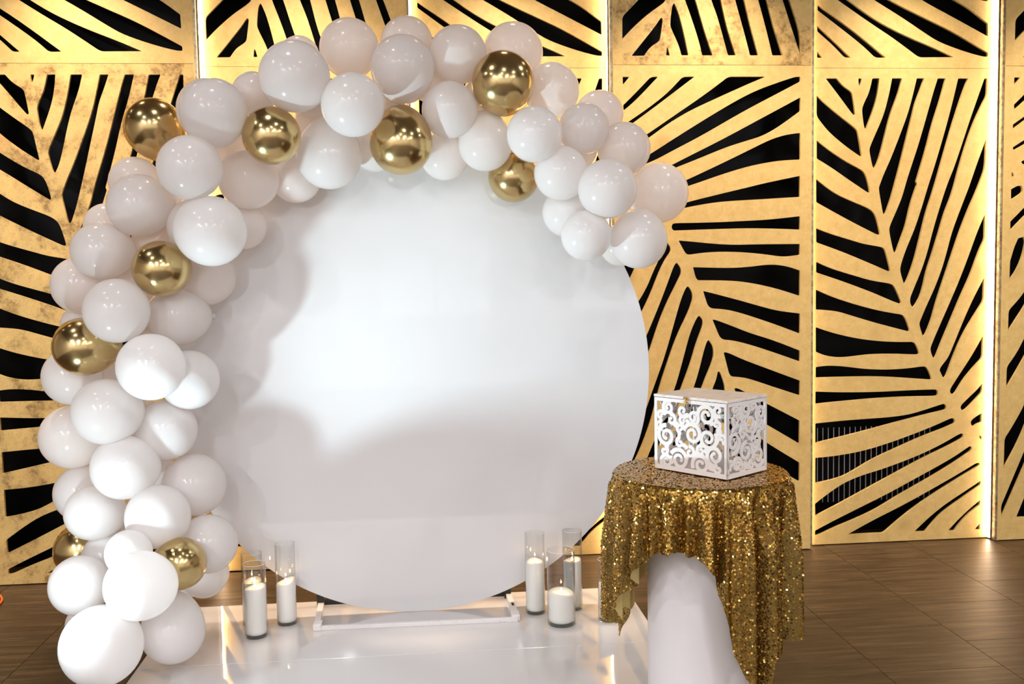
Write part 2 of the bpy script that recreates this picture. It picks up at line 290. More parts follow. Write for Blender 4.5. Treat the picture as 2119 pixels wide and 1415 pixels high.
[(0.049,0.517),(0.162,0.523),(0.326,0.545),(0.491,0.588),(0.657,0.642),(0.782,0.687),(0.869,0.723),(0.886,0.722),(0.895,0.707),(0.891,0.693),(0.824,0.665),(0.699,0.625),(0.533,0.558),(0.393,0.499),(0.286,0.438),(0.212,0.401),(0.122,0.38),(0.049,0.369)],
[(0.048,0.248),(0.147,0.319),(0.229,0.368),(0.327,0.404),(0.451,0.436),(0.576,0.476),(0.7,0.52),(0.825,0.576),(0.909,0.622),(0.934,0.632),(0.946,0.627),(0.948,0.613),(0.934,0.599),(0.826,0.548),(0.701,0.496),(0.535,0.413),(0.369,0.33),(0.205,0.248),(0.05,0.175)],
[(0.049,0.089),(0.164,0.145),(0.329,0.219),(0.494,0.293),(0.66,0.376),(0.827,0.459),(0.91,0.505),(0.981,0.551),(0.994,0.554),(1.002,0.542),(0.994,0.526),(0.911,0.472),(0.786,0.4),(0.661,0.335),(0.536,0.271),(0.412,0.199),(0.288,0.148),(0.164,0.104),(0.074,0.064),(0.049,0.062)],
[(0.247,0.059),(0.396,0.135),(0.537,0.198),(0.662,0.258),(0.787,0.322),(0.912,0.387),(1.029,0.452),(1.048,0.453),(1.051,0.441),(1.038,0.431),(0.912,0.362),(0.787,0.29),(0.662,0.213),(0.563,0.14),(0.463,0.057),(0.413,0.059)],
[(1.058,0.345),(1.055,0.32),(0.956,0.255),(0.831,0.174),(0.773,0.119),(0.719,0.056),(0.653,0.059),(0.73,0.129),(0.83,0.207),(0.956,0.283)],
[(1.057,0.23),(1.055,0.202),(0.975,0.144),(0.925,0.088),(0.9,0.054),(0.862,0.056),(0.916,0.113),(0.991,0.18)],
[(1.057,0.089),(1.058,0.053),(1.025,0.055)],
],
}

def smooth_poly(P):
    """round every traced vertex: wide on gentle bends, tight on corners"""
    n = len(P); out = []
    for i in range(n):
        a, b, c = Vector(P[i-1]), Vector(P[i]), Vector(P[(i+1) % n])
        u, v = a-b, c-b; lu, lv = u.length, v.length
        if lu < 1e-4 or lv < 1e-4: continue
        turn = PI-u.angle(v)
        cap = 10 if turn < .42 else (.02 if turn < .8 else .006)
        du, dv = min(lu*.48, cap), min(lv*.48, cap)
        p0, p2 = b+u/lu*du, b+v/lv*dv
        for t in (0,.25,.5,.75,1): out.append((1-t)**2*p0+2*t*(1-t)*b+t*t*p2)
    return out
def panel_mesh(slots, w, z0, z1, th):
    cu = bpy.data.curves.new('c', 'CURVE'); cu.dimensions = '2D'; cu.fill_mode = 'BOTH'; cu.extrude = th/2
    def poly(pts):
        s = cu.splines.new('POLY'); s.points.add(len(pts)-1)
        for p, t in zip(s.points, pts): p.co = (t[0], t[1], 0, 1)
        s.use_cyclic_u = True
    poly([(.0015,z0),(w-.0015,z0),(w-.0015,z1),(.0015,z1)])
    for sl in slots: poly(smooth_poly(sl))
    o = bpy.data.objects.new('c', cu); COL.objects.link(o)
    dg = bpy.context.evaluated_depsgraph_get()
    me = bpy.data.meshes.new_from_object(o.evaluated_get(dg)); me.materials.clear()
    me.transform(Matrix.Rotation(PI/2, 4, 'X'))      # x along wall, y->z
    me.transform(Matrix.Translation((0, th/2, 0)))   # front face at y = 0
    bpy.data.objects.remove(o); return me
YP, YR, SEAM, TOP, CW = 5.265, 5.335, 2.735, 3.45, 1.116
COLS = [(-3.40,'R'),(-2.275,'P'),(-1.157,'R'),(-.038,'S'),(1.068,'P'),(2.196,'R'),(3.322,'P')]
PATT = 'BABABAB'
TH = .016
me_low = {'A':panel_mesh(SLOTS['P'], CW, .006, SEAM-.001, TH), 'B':panel_mesh(SLOTS['Q'], CW, .006, SEAM-.001, TH)}
me_up = {'A':panel_mesh(SLOTS['U'], CW, SEAM+.001, TOP, TH), 'B':panel_mesh(SLOTS['V'], CW, SEAM+.001, TOP, TH)}
aged_low = {1}; aged_up = {0,4}
for i, (x, k) in enumerate(COLS):
    y = YP if k == 'P' else YR+(.012 if k == 'S' else 0)
    for src, agedset in ((me_low, aged_low),(me_up, aged_up)):
        me = src[PATT[i]].copy(); me.materials.append(M_aged if i in agedset else M_gold)
        o = link('panel', me, None, wall, (x, y, 0))
    # return boards and brass edging of the columns that stand proud
    if k == 'P':
        for xs_ in (x-.004, x+CW-.002):
            link('edge_board', box_me((xs_,y+.0005,.004),(xs_+.006,YR+.004,TOP)), M_gold, wall)
        for xs_ in ((x-.018),(x+CW+.003)):
            link('edge_trim', box_me((xs_,y+.002,.004),(xs_+.013,y+.03,TOP), .001), M_trim, wall)
# top closing strip
link('edge_board', box_me((-4.55,YR+.02,TOP),(5.55,5.6,CEIL-.002)), M_gold, wall)
def led(x, y0, y1, mat, label, face):
    t = empty('led_strip_light', (x, (y0+y1)/2, .01))
    tag(t, label, 'light', 'vertical light strips in the panel seams')
    d = .004*face
    link('diffuser', box_me((min(0,d),-(y1-y0)/2,.0),(max(0,d),(y1-y0)/2,3.42)), mat, t)
    link('channel', box_me((min(0,-d)-.001,-(y1-y0)/2-.003,.0),(max(0,-d)+.001,(y1-y0)/2+.003,3.42)), M_trim, t)
xA = -2.275+CW; xD = 1.068; xF = 3.322
led(xA+.022, YR-.030, YR-.006, M_led, 'glowing vertical light strip on the right edge of the leftmost panel column', 1)
led(-.038+.003, YR-.012, YR+.010, M_led, 'glowing vertical light strip behind the balloons at the top middle of the wall', 1)
led(xD-.024, YR-.030, YR-.006, M_led, 'glowing vertical light strip just above the right shoulder of the balloon arch', -1)
led(xD+CW+.022, YR-.022, YR-.006, M_led_dim, 'dim vertical light strip right of the panel column behind the gold table', 1)
led(xF-.024, YR-.030, YR-.006, M_led, 'brightest full height light strip at the right side of the picture', -1)
# radiator with pale fins behind the lower right panels
rad = empty('radiator', (2.7,5.5,.2)); tag(rad, 'black radiator with thin pale fins seen through the lower slots of the right lit panel', 'radiator')
link('body', box_me((-.45,.02,0),(.45,.08,.50), .004), M_black, rad)
fme = box_me((-.0016,.014,.0),(.0016,.021,.45), 0); fme.materials.append(simple('fin_paint', (.62,.62,.64), .3))
for i in range(23):
    o = bpy.data.objects.new('fin', fme); COL.objects.link(o); o.parent = rad; o.location = (-.40+.0335*i, 0, .01)
for xx in (-.4,.4): link('foot', box_me((xx-.02,.0,-.204),(xx+.02,.07,.0)), M_black, rad)

# ------------------------------------------------------------------ platform, disc, stand
PZ = .012
plat = empty('platform', (-.1,3.9,0)); tag(plat, 'low glossy white platform under the round backdrop and candles', 'platform')
for (y0, y1) in ((2.72,3.998),(4.0,4.735)):
    link('board', box_me((-1.105,y0-3.9,.0),(1.095,y1-3.9,PZ), .002), M_plat, plat)
DY, DR, DCX = 4.52, 1.1253, -.0495
bm = bmesh.new(); r = bmesh.ops.create_cone(bm, cap_ends=True, segments=256, radius1=DR, radius2=DR, depth=.008, matrix=Matrix.Rotation(PI/2,4,'X'))
bmesh.ops.bevel(bm, geom=[e for e in bm.edges if len([fc for fc in e.link_faces if len(fc.verts) > 10])], offset=.0012, segments=2, affect='EDGES')
disc = link('backdrop_disc', b2m(bm), M_disc, None, (DCX, DY+.004, PZ+DR+.0005)); auto_smooth(disc)
tag(disc, 'huge glossy white round backdrop disc standing behind the balloon arch', 'backdrop')
q = NT('white_tape'); c = q.coord((1,1,1)); q.l(q.ramp(q.noise(c, 60, 5, .7), [(.25,(.60,.53,.50)),(.42,(.82,.78,.77))]), q.p.inputs['Base Color']); q.set(Roughness=.45); q.bump(q.noise(c, 90, 3, .5), .3, .002); M_tape = q.m
M_blkmetal = simple('black_powder_coat', (.012,.012,.013), .4)
st = empty('backdrop_stand', (-.055,4.45,PZ)); tag(st, 'low tube stand wrapped in white tape with black uprights behind the round disc', 'stand')
def bar(name, a, b, wd, ht, mat, par):
    a = Vector(a); b = Vector(b); d = b-a
    me = box_me((0,-wd/2,0),(d.length,wd/2,ht), .002)
    return link(name, me, mat, par, a, (0,0,math.atan2(d.y,d.x)))
bar('base_bar', (-.46,-.11,0), (.46,-.125,0), .020, .019, M_tape, st)
bar('side_bar', (-.455,-.09,0), (-.47,.26,0), .028, .024, M_tape, st)
bar('side_bar', (.455,-.105,0), (.445,.26,0), .028, .024, M_tape, st)
bar('rear_bar', (-.47,.24,0), (.45,.24,0), .028, .024, M_blkmetal, st)
for xx in (-.47,.442): link('upright', box_me((xx-.016,.19,.0),(xx+.016,.22,1.5), .002), M_blkmetal, st)
for xx in (-.452,.452): link('corner_wrap', box_me((xx-.019,-.125,.0),(xx+.019,-.06,.030), .004), M_tape, st)
bar('tape_label', (.452,.02,.0245), (.451,.055,.0245), .010, .0006, M_blkmetal, st)

# ------------------------------------------------------------------ candles in glass cylinders
q = NT('clear_thin_glass'); tr = q.n('ShaderNodeBsdfTransparent'); tr.inputs[0].default_value = (.992,.996,.994,1)
gl = q.n('ShaderNodeBsdfGlossy'); gl.inputs['Roughness'].default_value = .01; lw = q.n('ShaderNodeLayerWeight')
pw = q.n('ShaderNodeMath', operation='POWER'); pw.inputs[1].default_value = 3; q.l(lw.outputs['Facing'], pw.inputs[0])
ma = q.n('ShaderNodeMath', operation='MULTIPLY_ADD'); ma.inputs[1].default_value = .75; ma.inputs[2].default_value = .03; q.l(pw.outputs[0], ma.inputs[0])
mx = q.n('ShaderNodeMixShader'); q.l(ma.outputs[0], mx.inputs[0]); q.l(tr.outputs[0], mx.inputs[1]); q.l(gl.outputs[0], mx.inputs[2]); q.l(mx.outputs[0], q.out.inputs[0]); M_glass = q.m
M_thick = q.m.copy(); M_thick.name = 'thick_glass_base'
for n_ in M_thick.node_tree.nodes:
    if n_.type == 'BSDF_TRANSPARENT': n_.inputs[0].default_value = (.88,.91,.87,1)
    if n_.type == 'MATH' and n_.operation == 'MULTIPLY_ADD': n_.inputs[2].default_value = .12
q = NT('candle_wax'); q.set(Base_Color=(.90,.87,.83), Roughness=.45, Emission_Color=(1,.75,.55), Emission_Strength=0.0)
q.set(Subsurface_Weight=.25, Subsurface_Radius=(.05,.03,.02), Subsurface_Scale=.3); M_wax = q.m
M_flame = emit('flame', (1,.60,.25), 90); M_wick = simple('wick', (.03,.02,.015), .9)
def glass_me(r, h):
    t = .0028
    return lathe_me([(r,.0125),(r,h*.33),(r,h*.66),(r,h-.0015),(r-t/2,h),(r-t,h-.0015),(r-t,h*.66),(r-t,h*.33),(r-t,.0125)], 48)
M_rim = simple('glass_rim', (.75,.76,.74), .08, Specular_IOR_Level=.9)
def rim_me(R_):
    me = lathe_me([(R_+.0011*math.cos(a),.0011*math.sin(a)) for a in [i*PI/3 for i in range(7)]], 48); me.materials.append(M_rim); return me
def candle(x, y, r, h, wr, wh, tilt, tdir, glab, clab, lit=True):
    g = link('glass_cylinder', glass_me(r, h), M_glass, None, (x,y,PZ)); auto_smooth(g, 25)
    bs = link('base', lathe_me([(0,0),(r-.006,0),(r-.0015,.001),(r,.004),(r,.012),(r-.003,.0122),(0,.0115)], 48), M_thick, g); auto_smooth(bs, 40)
    rm = bpy.data.objects.new('rim', rim_me(r-.0012)); COL.objects.link(rm); rm.parent = g; rm.location = (0,0,h)
    tag(g, glab, 'vase', 'clear glass cylinders on the platform')
    wr = wr+.0022; bm = bmesh.new(); n = 40
    def top(a, rr): return wh+tilt*rr*math.cos(a-tdir)/wr+.004*math.sin(2*a+x*9)*rr/wr
    rings = []
    for rr, z in ((0,0),(wr-.010,0),(wr-.002,.006),(wr,.02)):
        rings.append([bm.verts.new((rr*math.cos(2*PI*i/n), rr*math.sin(2*PI*i/n), z)) for i in range(n)] if rr else [bm.verts.new((0,0,0))])
    for rr, dz in ((wr,-.004),(wr-.002,.0),(wr-.006,.001),(wr*.55,-.008),(wr*.3,-.010)):
        rings.append([bm.verts.new((rr*math.cos(2*PI*i/n), rr*math.sin(2*PI*i/n), top(2*PI*i/n, rr)+dz)) for i in range(n)])
    rings.append([bm.verts.new((0,0,wh-.010))])
    for a, b in zip(rings, rings[1:]):
        for i in range(n):
            j = (i+1) % n
            if len(a) == 1: bm.faces.new((a[0], b[i], b[j]))
            elif len(b) == 1: bm.faces.new((a[i], a[j], b[0]))
            else: bm.faces.new((a[i], a[j], b[j], b[i]))
    bmesh.ops.recalc_face_normals(bm, faces=bm.faces)
    wr_ = wr
    cn = link('candle', b2m(bm, True), M_wax, None, (x,y,PZ+.0125)); tag(cn, clab, 'candle', 'white candles in glass cylinders')
    link('wick', lathe_me([(0,0),(.0012,0),(.0010,.010),(0,.0102)], 8), M_wick, cn, (0,0,wh-.011))
    if lit:
        link('flame', lathe_me([(0,0),(.0024,.002),(.0034,.006),(.0028,.010),(.0014,.015),(0,.019)], 16), M_flame, cn, (0,0,wh-.002))
candle(-.772,4.305,.050,.330,.045,.210,.006,0.3,'tallest looking glass cylinder at the front of the left candle group','white lit candle with a slanted top in the front left glass')
candle(-.812,4.462,.048,.335,.043,.190,.006,1.0,'glass cylinder half hidden behind the front one of the left group','white lit candle mostly hidden behind the front left candle')
candle(-.657,4.448,.046,.378,.042,.185,.012,.6,'tall glass cylinder in front of the disc, right one of the left group','white lit candle with a slanted top, right one of the left group')
candle(.500,4.43,.047,.380,.042,.232,.003,1.5,'tall glass cylinder at the left of the right candle group','tall white lit candle at the left of the right group')
candle(.600,4.268,.0640,.342,.057,.135,.006,2.8,'widest glass cylinder, at the front of the right candle group','short wide white lit candle melted to a pool, front of the right group')
candle(.682,4.46,.047,.378,.041,.222,.004,0.2,'tall glass cylinder behind the widest one of the right group','white lit candle behind the short wide one')
candle(.82,4.285,.047,.283,.041,.150,.010,2.6,'glass cylinder partly covered by the hanging corner of the gold sequin cloth','white candle partly hidden by the corner of the gold sequin cloth', False)

# ------------------------------------------------------------------ balloons
BALLOONS = [
((-1.141, 4.36, 2.268), 0.1257, (0.37, 0.58, -0.73), 1, 'gold chrome balloon on the upper left outer edge of the arch, against the black slots'),
((-0.87, 4.195, 2.313), 0.1316, (0.01, 0.99, 0.17), 0, 'white balloon almost wholly hidden behind the big one right of the upper left gold balloon'),
((-0.805, 3.97, 2.268), 0.1313, (-0.2, 0.84, -0.5), 0, 'large white balloon immediately right of the upper left gold balloon'),
((-0.899, 3.945, 2.047), 0.1268, (-0.43, 0.9, 0.06), 0, 'white balloon in front, below right of the upper left gold balloon'),
((-1.229, 4.36, 2.033), 0.1092, (-0.3, 0.95, 0.1), 0, 'white balloon tucked under the upper left gold balloon on the outer edge'),
((-1.168, 4.185, 1.92), 0.1292, (0.53, 0.85, 0.06), 0, 'large white balloon in front, second below the upper left gold balloon'),
((-1.353, 4.36, 1.845), 0.0987, (-0.4, 0.9, 0.18), 0, 'white balloon peeking out on the left outer edge just under the black slot tip'),
((-1.333, 4.19, 1.732), 0.1192, (0.59, 0.81, 0.01), 0, 'white balloon just left above the gold balloon that is halfway up the column'),
((-1.458, 4.305, 1.591), 0.1225, (-0.18, 0.98, 0.0), 0, 'white balloon on the left outer edge, left of the halfway gold balloon'),
((-1.069, 4.105, 1.654), 0.1146, (0.39, 0.92, 0.0), 1, 'gold chrome balloon halfway up the left side of the arch, facing front'),
((-0.836, 3.99, 1.799), 0.1407, (-0.66, 0.71, 0.24), 0, 'biggest white balloon on the inner left curve, right above the halfway gold balloon'),
((-0.943, 4.2, 1.827), 0.1183, (-0.28, 0.95, -0.14), 0, 'white balloon mostly behind the biggest inner one above the halfway gold balloon'),
((-0.774, 4.36, 1.839), 0.1021, (-0.07, 0.99, -0.1), 0, 'white balloon peeking right of the biggest inner left one, against the disc'),
((-0.723, 4.24, 2.031), 0.1289, (-0.16, 0.98, 0.11), 0, 'white balloon just below left of the upper left inner gold balloon'),
((-0.541, 4.36, 2.048), 0.1118, (-0.26, 0.95, 0.19), 0, 'white balloon against the disc, directly below the upper left inner gold balloon'),
((-0.587, 4.0, 2.178), 0.1162, (-0.18, 0.98, 0.13), 1, 'gold chrome balloon at the upper left inner curve, between three white balloons'),
((-0.38, 4.215, 2.12), 0.1382, (0.01, 0.23, 0.97), 0, 'tall white balloon in front, right of the upper left inner gold balloon'),
((-0.488, 3.995, 2.412), 0.1415, (-0.02, 1.0, 0.04), 0, 'very large white balloon on the top left outer edge of the arch'),
((-0.509, 4.36, 2.572), 0.0888, (-0.21, 0.97, -0.08), 0, 'white balloon whose rim shows above the very large top left one'),
((-0.455, 4.215, 2.392), 0.1066, (-0.23, 0.91, 0.34), 0, 'white balloon showing as a thin crescent under the very large top left one'),
((-0.68, 4.175, 2.377), 0.0909, (-0.21, 0.93, 0.31), 0, 'small white balloon on the outer edge left of the very large top left one'),
((-0.291, 4.36, 2.608), 0.1305, (-0.14, 0.97, 0.19), 0, 'white balloon on the top outer edge, right of the very large top left one'),
((-0.259, 3.99, 2.298), 0.1278, (-0.15, 0.97, 0.19), 0, 'white balloon in front above left of the largest gold balloon'),
((-0.058, 4.185, 2.49), 0.1353, (-0.03, 0.79, -0.61), 0, 'tall pear shaped white balloon right above the largest gold balloon'),
((-0.039, 4.36, 2.634), 0.1141, (-0.27, 0.9, 0.34), 0, 'white balloon behind the pear shaped one at the very top of the arch'),
((0.18, 4.26, 2.56), 0.1258, (0.12, 0.95, 0.3), 0, 'white balloon with a bright lit wedge, left of the top right gold balloon'),
((0.43, 4.36, 2.592), 0.1337, (0.29, 0.89, 0.34), 0, 'pinkish white balloon behind and above the top right gold balloon'),
((0.367, 4.17, 2.423), 0.1342, (0.07, 0.93, -0.36), 1, 'gold chrome balloon nearest the top right of the arch, under a pinkish balloon'),
((-0.072, 4.175, 2.169), 0.1336, (0.02, 0.38, 0.92), 1, 'largest gold chrome balloon, hanging over the top middle edge of the white disc'),
((0.139, 4.2, 2.314), 0.1202, (-0.2, 0.98, -0.07), 0, 'round white balloon between the largest gold balloon and the top right gold balloon'),
((0.292, 4.265, 2.177), 0.1186, (0.04, 0.3, 0.95), 0, 'white balloon directly below left of the top right gold balloon, touching the disc edge'),
((0.483, 4.04, 2.185), 0.1158, (0.21, 0.97, 0.1), 0, 'white balloon in front, below right of the top right gold balloon'),
((0.424, 4.36, 2.043), 0.1147, (0.32, 0.94, 0.12), 1, 'pale gold balloon peeking below the right side of the arch onto the disc'),
((0.6, 4.34, 2.422), 0.1231, (0.17, 0.95, 0.27), 0, 'white balloon with a lit wedge, right of the top right gold balloon'),
((0.817, 4.36, 2.319), 0.1081, (0.42, 0.86, 0.27), 0, 'white balloon on the outer right edge just under the bright light seam'),
((0.718, 4.195, 2.231), 0.1102, (0.12, 0.98, 0.17), 0, 'white balloon with a bright left half, in front on the right descending side'),
((0.912, 4.28, 2.154), 0.1185, (0.26, 0.95, 0.14), 0, 'white balloon on the right outer edge with a broad lit wedge on its left'),
((0.604, 4.115, 2.032), 0.1155, (-0.02, 1.0, -0.05), 0, 'white balloon right of the pale gold balloon that hangs onto the disc'),
((0.788, 4.03, 1.956), 0.1254, (0.2, 0.98, -0.01), 0, 'large round white balloon in front in the middle of the right end of the arch'),
((1.086, 4.36, 1.965), 0.138, (0.23, 0.97, 0.07), 0, 'rightmost white balloon of the arch, with a small lit wedge'),
((0.645, 4.235, 1.874), 0.1086, (0.07, 0.99, -0.08), 0, 'white balloon on the inner edge of the right end, over the disc'),
((0.703, 4.08, 1.765), 0.108, (0.11, 0.99, -0.08), 0, 'white balloon at the lower tip of the right end, over the disc'),
((0.95, 4.165, 1.745), 0.1246, (0.17, 0.72, 0.67), 0, 'white balloon at the bottom right tip of the arch, in front'),
((0.909, 4.36, 1.73), 0.0961, (0.26, 0.96, 0.02), 0, 'white balloon just showing between the two lowest ones at the right tip'),
((0.116, 4.36, 2.137), 0.1079, (0.12, 0.99, 0.1), 0, 'white balloon on the disc right of the largest gold balloon, mostly hidden'),
((-0.189, 4.36, 2.177), 0.1071, (0.19, 0.98, -0.02), 0, 'white balloon on the disc left of the largest gold balloon, mostly hidden'),
((-1.23, 4.03, 1.486), 0.1299, (-0.28, 0.95, 0.11), 0, 'large white balloon in front, below left of the halfway gold balloon'),
((-1.053, 4.26, 1.449), 0.1226, (0.74, 0.68, -0.04), 0, 'white balloon directly below right of the halfway gold balloon, lit on its lower half'),
((-0.937, 4.355, 1.617), 0.1232, (-0.21, 0.97, -0.09), 0, 'white balloon on the inner side right behind the halfway gold balloon'),
((-1.489, 4.36, 1.419), 0.0801, (-0.24, 0.97, -0.1), 0, 'small white balloon peeking above the sideways gold balloon on the outer edge'),
((-1.39, 4.095, 1.34), 0.119, (0.86, 0.51, -0.06), 1, 'gold chrome balloon on the left outer edge at mid height, lying sideways'),
((-1.094, 3.99, 1.258), 0.1344, (-0.3, 0.95, 0.0), 0, 'large white balloon in front, right of the sideways gold balloon'),
((-0.992, 4.19, 1.182), 0.1253, (-0.29, 0.96, 0.01), 0, 'white balloon on the inner side behind the large one right of the sideways gold balloon'),
((-1.488, 4.235, 1.205), 0.1212, (-0.31, 0.95, 0.08), 0, 'white balloon on the outer edge just under the sideways gold balloon'),
((-1.301, 4.06, 1.073), 0.1346, (0.47, 0.87, -0.14), 0, 'large white balloon in front, second below the sideways gold balloon'),
((-1.1, 4.21, 0.968), 0.1282, (-0.3, 0.93, -0.22), 0, 'greyish white balloon in shade on the inner side at column mid height'),
((-1.542, 4.36, 0.927), 0.139, (-0.49, 0.87, -0.1), 0, 'white balloon at the far left edge, second down under the sideways gold balloon'),
((-1.245, 4.08, 0.836), 0.132, (0.45, 0.87, -0.19), 0, 'large white balloon in front in the middle of the lower column'),
((-1.012, 4.285, 0.71), 0.1366, (-0.22, 0.94, -0.26), 0, 'shaded white balloon on the inner side, low on the column against the disc'),
((-1.509, 4.36, 0.676), 0.1237, (-0.41, 0.91, 0.03), 0, 'pinkish shaded white balloon on the outer edge, behind lower column balloons'),
((-1.41, 4.175, 0.629), 0.1146, (0.72, 0.66, -0.19), 0, 'white balloon just above the half hidden low gold balloon'),
((-1.111, 4.06, 0.629), 0.1317, (-0.18, 0.97, -0.17), 0, 'white balloon with a sharp curved light edge, above the two small ones at the foot'),
((-0.943, 4.19, 0.471), 0.1259, (-0.29, 0.94, -0.16), 0, 'white balloon on the inner side behind the gold balloon near the foot'),
((-0.991, 4.315, 0.305), 0.1074, (-0.32, 0.84, -0.44), 0, 'white balloon hanging over the floor strip, right behind the gold balloon near the foot'),
((-1.188, 3.905, 0.524), 0.0915, (-0.28, 0.96, -0.11), 0, 'small bright white balloon right on top of the largest front balloon at the foot'),
((-1.523, 4.36, 0.42), 0.122, (-0.37, 0.91, -0.18), 1, 'half hidden gold balloon low on the left outer edge, behind white balloons'),
((-1.368, 4.215, 0.423), 0.11, (-0.29, 0.94, -0.18), 0, 'shaded white balloon right of the half hidden low gold balloon'),
((-1.013, 3.99, 0.447), 0.1074, (-0.29, 0.89, -0.35), 1, 'gold chrome balloon near the foot of the column, next to the largest front white one'),
((-1.422, 4.02, 0.366), 0.1212, (-0.32, 0.92, -0.23), 0, 'white balloon on the outer edge at the foot, left of the largest front one'),
((-1.102, 3.74, 0.441), 0.1324, (0.3, 0.9, -0.31), 0, 'largest front white balloon at the foot, half lit and half shaded'),
((-1.254, 3.74, 0.213), 0.1537, (-0.38, 0.86, -0.34), 0, 'lowest and biggest white balloon of the whole arch, cut by the picture bottom'),
((-1.036, 3.93, 0.186), 0.1272, (-0.09, 0.51, 0.85), 0, 'white balloon standing over the glossy platform edge at the foot'),
((-1.534, 4.36, 0.088), 0.0775, (-0.22, 0.91, -0.34), 0, 'white balloon peeking out above left of the lowest and biggest one'),
((-1.108, 4.36, 0.217), 0.0607, (-0.33, 0.94, 0.03), 0, 'small white balloon just showing under the gold balloon near the foot'),
((-1.338, 4.36, 0.517), 0.0773, (-0.36, 0.93, -0.08), 0, 'small white balloon in the gap above the small bright one at the foot'),
((-0.818, 4.36, 2.207), 0.0929, (-0.29, 0.93, 0.22), 0, 'white balloon deep in the gap left of the upper left inner gold balloon'),
((-0.449, 4.36, 2.29), 0.0893, (-0.19, 0.98, 0.1), 0, 'white balloon deep in the gap above right of the upper left inner gold balloon'),
((-1.003, 4.36, 1.92), 0.093, (-0.29, 0.95, -0.09), 0, 'white balloon deep in the gap above the biggest inner left balloon'),
((-1.152, 4.36, 1.775), 0.1014, (-0.24, 0.97, 0.1), 0, 'white balloon deep behind the top of the halfway gold balloon'),
((-0.134, 4.36, 2.388), 0.094, (0.16, 0.98, 0.11), 0, 'white balloon deep in the gap left above the largest gold balloon'),
((0.718, 4.36, 2.161), 0.0874, (0.2, 0.98, 0.01), 0, 'white balloon deep in the gap in the middle of the right descending side'),
((0.757, 4.36, 1.912), 0.079, (0.05, 0.99, 0.14), 0, 'white balloon deep behind the big round one at the right end'),
((-1.257, 4.36, 1.587), 0.0972, (-0.35, 0.92, -0.19), 0, 'white balloon deep behind the halfway gold balloon at its lower left'),
((-1.2, 4.36, 1.374), 0.0892, (-0.27, 0.96, 0.0), 0, 'white balloon deep between the three large ones under the halfway gold balloon'),
((0.294, 4.36, 2.398), 0.0906, (-0.02, 0.97, 0.26), 0, 'white balloon deep in the gap left behind the top right gold balloon'),
((-1.241, 4.36, 0.99), 0.0982, (-0.3, 0.94, -0.18), 0, 'white balloon deep in the gap at the middle of the lower column'),
((-1.199, 4.36, 0.751), 0.0901, (-0.25, 0.96, -0.13), 0, 'white balloon deep in the gap right of the lower column front balloon'),
((-1.336, 4.36, 1.186), 0.0977, (-0.18, 0.98, 0.04), 0, 'white balloon deep in the gap right under the sideways gold balloon'),
((0.048, 4.36, 2.462), 0.0857, (-0.0, 0.99, 0.14), 0, 'white balloon deep in the gap right of the pear shaped top balloon'),
]

def balloon_me():
    prof = []
    n = 22
    for i in range(n+1):
        t = PI*i/n; c = math.cos(t); s_ = math.sin(t)
        z = c if c > 0 else c*1.30
        r = s_*(1.0 if c > 0 else 1-.10*(-c)**2)
        if i == n: break
        if i >= n-1: r = max(r, .10)
        prof.append((r if i else 0, z))
    prof += [(.055,-1.33),(.05,-1.37),(.075,-1.40),(.12,-1.47),(.10,-1.475),(0,-1.44)]
    return lathe_me(prof, 48)
bw = balloon_me(); bw.materials.append(M_latex); bg = bw.copy(); bg.materials.clear(); bg.materials.append(M_chrome)
for (P, R_, nk, gold, lab) in BALLOONS:
    o = link('balloon', bg if gold else bw, None, None, P)
    nk = Vector(nk).normalized()
    o.rotation_euler = (-nk).to_track_quat('Z','Y').to_euler(); o.scale = (R_,)*3
    tag(o, lab, 'balloon', 'gold chrome balloons of the arch' if gold else 'white balloons of the arch')

# ------------------------------------------------------------------ plinth, sequin cloth
TC = Vector((.900,3.075)); TZ = .945; TR = .285
M_plinth = simple('satin_white_plinth', (.80,.755,.76), .35)
pl = empty('plinth', (TC.x,TC.y-.0,0)); tag(pl, 'white cylinder plinth under the gold sequin cloth', 'table')
link('column', lathe_me([(0,0),(.166,0),(.168,.002),(.168,TZ-.022),(0,TZ-.022)], 96), M_plinth, pl, (.0,.03,.0))
link('top', lathe_me([(0,TZ-.022),(TR-.006,TZ-.022),(TR-.003,TZ-.019),(TR-.003,TZ-.006),(TR-.006,TZ-.003),(0,TZ-.003)], 96), M_plinth, pl)
for ch in pl.children: auto_smooth(ch)
HEM = [(-180,.44),(-176,.498),(-159,.587),(-148,.658),(-139,.722),(-122,.751),(-106,.731),(-99,.692),(-94,.617),(-89,.527),(-86,.436),(-80,.357),(-72,.259),(-65,.235),(-62,.41),(-43,.405),(-41,.438),(-22,.432),(0,.47),(40,.62),(90,.66),(118,.56),(128,.42),(135,.31),(141,.42),(152,.50),(165,.48),(172,.452),(180,.44)]
hx = np.array([h[0] for h in HEM], float); hz = np.array([h[1] for h in HEM])
def fold(a):
    return .65*np.sin(17*a+.6+.5*np.sin(2*a))+.45*np.sin(29*a+2.1+.8*np.sin(3*a))+.2*np.sin(47*a+1.0)
